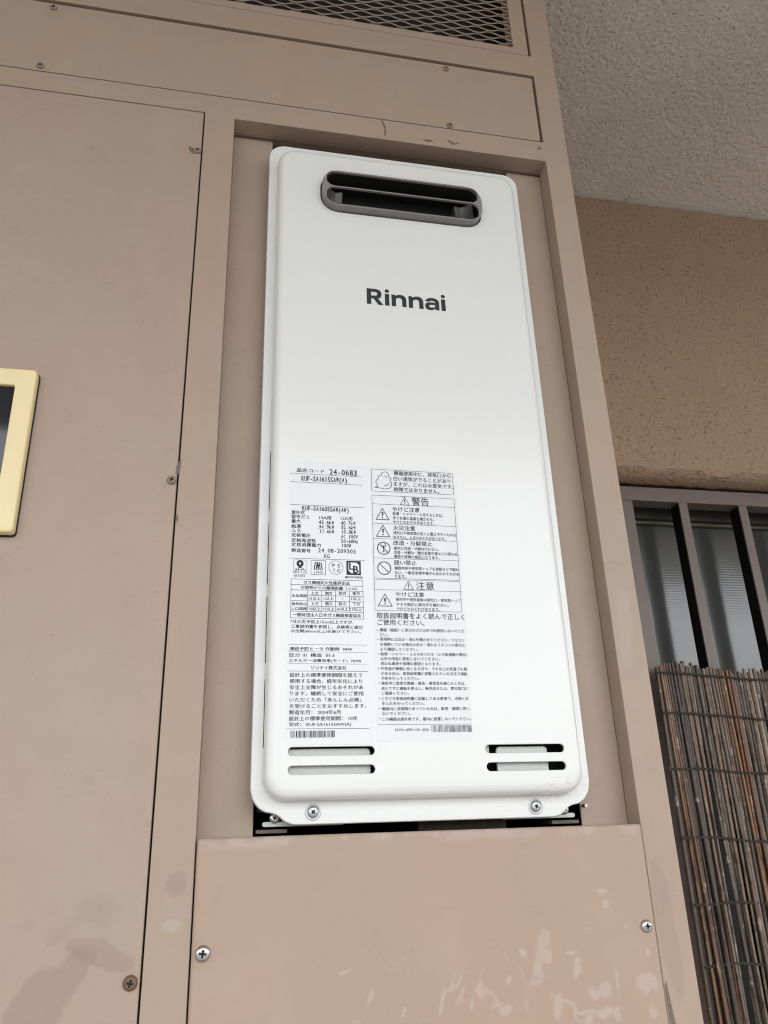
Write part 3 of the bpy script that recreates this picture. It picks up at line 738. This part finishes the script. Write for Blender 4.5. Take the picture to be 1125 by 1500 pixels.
# certification marks
def prect(c, xa, ya, xb, yb): a, b_ = c.p(xa, yb), c.p(xb, ya); return a[0], b_[0], a[1], b_[1]
q = prect(B_, 158, 45, 318, 208); P.line(rr(*q, 1.6, n=4), .22, True)
cx, cz = B_.p(237, 85); P.circle(cx, cz, 2.7); ck = Print(YT-.08); ck.circle(cx, cz, .75); c0 = Print(YT-.08)
P.shape([[(cx-2.0, cz-3.4), (cx+2.0, cz-3.4), (cx+.5, cz-2.4), (cx-.5, cz-2.4)]])
T(B_, 'JIA', 170, 158, 305, 160, 34, bold=.03); T(B_, 'CERTIFIED', 165, 186, 308, 188, 16); T(B_, 'NR7000', 165, 230, 298, 232, 22)
q = prect(B_, 366, 52, 535, 213); P.line([(q[0], q[2]), (q[1], q[2]), (q[1], q[3]), (q[0], q[3])], .28, True)
cx, cz = B_.p(450, 118)
for dx, sgn in ((-3.0, 1), (-1.5, 1), (0, 1), (0, -1), (1.5, -1), (3.0, -1)):
    P.line([(cx+dx+sgn*1.1*(t*t), cz-3.0+6.2*t) for t in (0, .2, .4, .6, .8, 1)], .75)
T(B_, 'JAME', 395, 188, 505, 190, 22)
cx, cz = B_.p(660, 133); P.circle(cx, cz, 5.4, .28)
for s_, xx, yy in (('P', 632, 108), ('S', 690, 112), ('T', 636, 168), ('G', 688, 170)): T(B_, s_, xx-14, yy, xx+16, yy, 40)
q = prect(B_, 784, 58, 950, 218); P.rect(*q)
kx, kz = q[1]-q[0], q[3]-q[2]
c0.poly([(q[0]+a_*kx, q[2]+b_*kz) for a_, b_ in ((.14, .30), (.34, .12), (.88, .12), (.88, .72), (.70, .88), (.14, .88))])
c1 = Print(YT-.14); c1.text('L', q[0]+.20*kx, q[0]+.50*kx, q[2]+.62*kz, .48*kz, .04); c1.text('B', q[0]+.48*kx, q[0]+.82*kx, q[2]+.38*kz, .50*kz, .05)
T(B_, '優良住宅部品', 764, 246, 972, 248, 26)
# clearance table
X0, X1 = 130, 980
def hl(ya, yb, xa=X0, xb=X1): hline(P, B_, xa, ya, xb, yb, .3)
hl(268, 285); hl(335, 350); hl(398, 408); hl(462, 470, 328, 980); hl(526, 534); hl(590, 598, 328, 982); hl(648, 658); hl(727, 738, 124, 986)
def vl(x, ya, yb, wd=.3):
    a = B_.p(x, ya); b_ = B_.p(x, yb); xm = (a[0]+b_[0])/2; P.line([(xm, a[1]), (xm, b_[1])], wd)
vl(129, 268, 727); vl(980, 285, 738); vl(326, 400, 652); vl(492, 402, 654); vl(656, 404, 655); vl(818, 406, 656)
T(B_, 'ガス機器防火性能評定品', 280, 306, 820, 318, 42); T(B_, '可燃物からの離隔距離（ｃｍ）', 246, 370, 908, 378, 42)
T(B_, '本体周囲', 140, 462, 315, 466, 36); T(B_, '排気吹出', 138, 558, 315, 562, 38); T(B_, 'し口周囲', 142, 614, 315, 618, 36)
for y, row in ((435, ('上方', '側方', '前方', '後方')), (496, ('15以上', '1以上', '*', '1以上')), (558, ('上方', '側方', '前方', '下方')), (620, ('30以上', '15以上', '60以上', '15以上'))):
    for s_, xm in zip(row, (410, 575, 736, 898)):
        hw = {1: 10, 2: 44, 3: 58, 4: 68}[len(s_)]; T(B_, s_, xm-hw, y+(xm-560)*.008, xm+hw, y+(xm-560)*.008, 16 if s_ == '*' else 40)
T(B_, '一般財団法人日本ガス機器検査協会', 152, 690, 955, 696, 44)
T(B_, '*は火災予防上15cm以上ですが、', 124, 768, 868, 774, 44); T(B_, '工事説明書を参照し、点検等に適切', 130, 828, 972, 832, 44); T(B_, 'な空間(60cm以上)を設けて下さい。', 128, 884, 952, 888, 44)
hline(P, Cc, 92, 76, 1028, 77, .2); hline(P, Cc, 92, 162, 1028, 162, .2); hline(P, Cc, 90, 304, 1030, 300, .2); hline(P, Cc, 90, 390, 1034, 386, .28); hline(P, Cc, 76, 1072, 1050, 1056)
T(Cc, '凍結予防ヒータ 作動時  94W', 112, 126, 852, 126, 46); T(Cc, '区分 Ⅲ  構造  Ⅲ-3', 110, 200, 642, 198, 44); T(Cc, 'エネルギー消費効率(モード)  78.9%', 106, 268, 958, 266, 46); T(Cc, 'リンナイ株式会社', 366, 348, 782, 346, 48, bold=.025)
for s_, xa, xb, y in (('設計上の標準使用期間を超えて', 114, 970, 434), ('使用する場合、経年劣化により', 114, 968, 506), ('安全上支障が生じるおそれがあ', 114, 978, 578), ('ります。継続して安全にご使用', 118, 982, 650), ('いただくため「あんしん点検」', 112, 955, 724), ('を受けることをおすすめします。', 114, 1016, 798), ('製造年月： 2024年6月', 108, 712, 872), ('設計上の標準使用期間： 10年', 106, 914, 944), ('型式： RUF-SA1615SAW(A)', 106, 838, 1016)):
    T(Cc, s_, xa, y+2, xb, y-3, 52)
q = prect(Cc, 120, 1085, 660, 1172); x = q[0]; rb = random.Random(4)
while x < q[1]-.3:
    wd = rb.choice((.25, .25, .45, .45, .8, 1.0)); P.rect(x, min(x+wd, q[1]), q[2], q[3]); x += wd+rb.choice((.3, .3, .5, .7))
P.build('printed_text', 'ink_black', lab); c0.build('mark_field', 'label_film', lab); ck.build('mark_centre', 'label_film', lab); c1.build('mark_letters', 'ink_black', lab)
# --- caution label (right)
lab2 = obj('caution_label', rr_plate(bmesh.new(), (107.6, 178.9, 58.4, 272.6, 1.0), [], YS1, YP-.02, .02, n=3, seg=1), 'label_film_matte', heat, wn=True)
lab2['label'] = 'white caution label with grey Japanese print and warning symbols'
P = Print(YT)
def fbox(c, xa, ya, xb, yb, r=.4, wd=.26):
    a, b_ = c.p(xa, ya), c.p(xb, yb); P.line(rr(a[0], b_[0], b_[1], a[1], r, n=2), wd, True); return a[0], b_[0]
L1, R1 = Dd.p(46, 60)[0], Dd.p(1005, 362)[0]
bx0 = (108.9, 176.4)
def pbox(ya, yb, c1_, c2_):   # frame spanning the label between two rows
    z1_ = c1_.p(300, ya)[1]; z0_ = c2_.p(300, yb)[1]; P.line(rr(bx0[0], bx0[1], z0_, z1_, .5, n=2), .28, True)
def rline(c, y, wd=.26): z = c.p(300, y)[1]; P.line([(bx0[0], z), (bx0[1], z)], wd)
pbox(72, 328, Dd, Dd); pbox(376, 462, Dd, Ee); pbox(476, 842, Ee, Ee)
rline(Dd, 478); rline(Dd, 705); rline(Dd, 882); rline(Ee, 228); rline(Ee, 597)
# vapour cloud
cl = [(70, 272), (105, 262), (103, 240), (86, 215), (90, 190), (110, 172), (112, 145), (130, 130), (150, 128), (152, 108), (172, 94), (200, 92), (225, 105), (232, 125), (230, 148), (250, 158), (262, 180), (252, 205), (268, 222), (270, 250), (255, 275), (228, 288), (190, 292), (150, 282), (70, 272)]
P.line(sc([Dd.p(*c) for c in cl], 3), .5)
P.line(sc([Dd.p(*c) for c in ((172, 142), (188, 138), (206, 148), (212, 164))], 3), .4); P.line(sc([Dd.p(*c) for c in ((180, 252), (205, 254), (225, 244), (232, 224))], 3), .5)
for s_, xb, y in (('機器使用中に、排気口から', 962, 112), ('白い湯気がでることがあり', 962, 176), ('ますが、これは水蒸気です。', 998, 240), ('故障ではありません。', 832, 300)):
    T(Dd, s_, 294, y, xb, y+22*(xb-294)/668, 52)
def warn(c, xm, yt, yb, hw, wd):
    a, b_, d = c.p(xm, yt), c.p(xm-hw, yb), c.p(xm+hw, yb); z = (b_[1]+d[1])/2; xx = (b_[0]+d[0])/2; P.line([(b_[0], z), (d[0], z), (xx, a[1])], wd, True)
    h = a[1]-z; P.shape([[(xx-.05*h, z+.32*h), (xx+.05*h, z+.32*h), (xx+.085*h, z+.68*h), (xx-.085*h, z+.68*h)]]); P.circle(xx, z+.18*h, .065*h, n=12)
warn(Dd, 425, 386, 480, 52, .45); T(Dd, '警告', 508, 438, 708, 446, 96, bold=.012)
warn(Dd, 165, 522, 652, 76, .6); warn(Dd, 170, 718, 852, 78, .6); warn(Ee, 470, 492, 590, 56, .45); T(Ee, '注意', 556, 546, 768, 550, 96, bold=.012); warn(Ee, 195, 645, 786, 82, .6)
def ban(c, x, y, r):
    a = c.p(x, y); b_ = c.p(x+r, y); rr_ = b_[0]-a[0]; P.circle(a[0], a[1], rr_, .75); P.line([(a[0]-rr_*.7, a[1]+rr_*.7), (a[0]+rr_*.7, a[1]-rr_*.7)], .6); return a, rr_
a, r_ = ban(Ee, 177, 106, 74); P.line([(a[0], a[1]-.62*r_), (a[0], a[1]+.45*r_)], .8); P.circle(a[0], a[1]+.5*r_, .3*r_, .6, a0=-200, a1=80); P.line([(a[0]-.35*r_, a[1]-.62*r_), (a[0]+.35*r_, a[1]-.62*r_)], .4)
ban(Ee, 184, 340, 76)
for c, s_, xa, xb, y in ((Dd, 'やけど注意', 280, 598, 532), (Dd, '火災注意', 290, 546, 752), (Ee, '改造・分解禁止', 290, 748, 48), (Ee, '囲い禁止', 302, 562, 275), (Ee, 'やけど注意', 318, 650, 648)): T(c, s_, xa, y, xb, y+4, 56)
for c, s_, xa, xb, y in ((Dd, '給湯・シャワー・入浴するときは、', 282, 876, 590), (Dd, '手でお湯の温度を確かめる。', 284, 770, 640), (Dd, 'やけどのおそれがあります。', 288, 770, 688), (Dd, '排気口や排気筒の近くに燃えやすいものを', 290, 1028, 818), (Dd, 'おかない。火災のおそれがあります。', 292, 905, 868),
    (Ee, '絶対に改造・分解は行わない。', 298, 826, 110), (Ee, '改造・分解は一酸化炭素中毒などの思わぬ', 298, 1046, 162), (Ee, '事故や故障の原因になります。', 300, 834, 208), (Ee, '機器本体や排気筒トップを波板などで囲わ', 304, 1058, 345), (Ee, 'ない。一酸化炭素中毒や火災のおそれがあ', 306, 1062, 398), (Ee, 'ります。', 310, 440, 438),
    (Ee, '使用中や使用直後は排気口・排気筒トップ', 318, 1084, 712), (Ee, 'やその周辺に絶対手を触れない。', 324, 940, 768), (Ee, 'やけどのおそれがあります。', 328, 836, 820)): T(c, s_, xa, y, xb, y+8*(xb-xa)/760, 40)
T(Ff, '取扱説明書をよく読んで正しく', 84, 82, 984, 98, 62); T(Ff, 'ご使用ください。', 90, 152, 572, 158, 60)
rows = [(235, 1, '機器（銘板）に表示のガス以外では使用しないでくだ', 984), (280, 0, 'さい。', 200), (330, 1, '使用時には点火・消火を確かめてください。リモコン', 986), (382, 0, 'を接続している場合は点火・消火をリモコンの表示に', 990), (430, 0, 'より確認してください。', 508), (480, 1, '給湯・シャワー・ふろのおいだき（ふろ給湯器の場合）', 1012), (528, 0, '以外の用途に使用しないでください。', 732), (578, 0, '思わぬ事故や故障の原因となります。', 738),
    (630, 1, '外気温が極端に低くなる日や、それ以上の気温でも風', 1012), (680, 0, 'がある日は、取扱説明書に記載されている方法で凍結', 1014), (730, 0, '予防を行ってください。', 522), (780, 1, '使用中に異常な燃焼・臭気・異常音を感じたときは', 986), (832, 0, 'あわてずに運転を停止し、販売店または、弊社窓口に', 1024), (882, 0, 'ご連絡ください。', 414), (936, 1, 'ときどき取扱説明書に記載してある要領で、点検とお', 1030), (988, 0, '手入れを行ってください。', 574),
    (1040, 1, '機器内に長時間たまっていた水は、飲用・調理に用い', 1040), (1092, 0, 'ないでください。', 428), (1146, 1, 'この機器は屋外用です。屋内に設置しないでください。', 1056)]
for y, dot, s_, xb in rows:
    xa = 114+26*(y-230)/916
    T(Ff, s_, xa, y, xb, y+3*(xb-xa)/900, 36 if len(s_) > 4 else 34)
    if dot: a = Ff.p(xa-22, y-2); P.circle(a[0], a[1], .42, n=10)
z = Ff.p(560, 1203)[1]; P.line([(108.6, z), (178.0, z)], .24)
T(Ff, 'H191-0951×01 (00)', 275, 1264, 618, 1262, 36)
a, b_ = Ff.p(650, 1284), Ff.p(1056, 1210); x = a[0]; rb = random.Random(9)
while x < b_[0]-.3:
    wd = rb.choice((.25, .3, .5)); P.rect(x, min(x+wd, b_[0]), a[1], b_[1]); x += wd+rb.choice((.3, .45, .6))
P.build('printed_text', 'ink_grey', lab2)
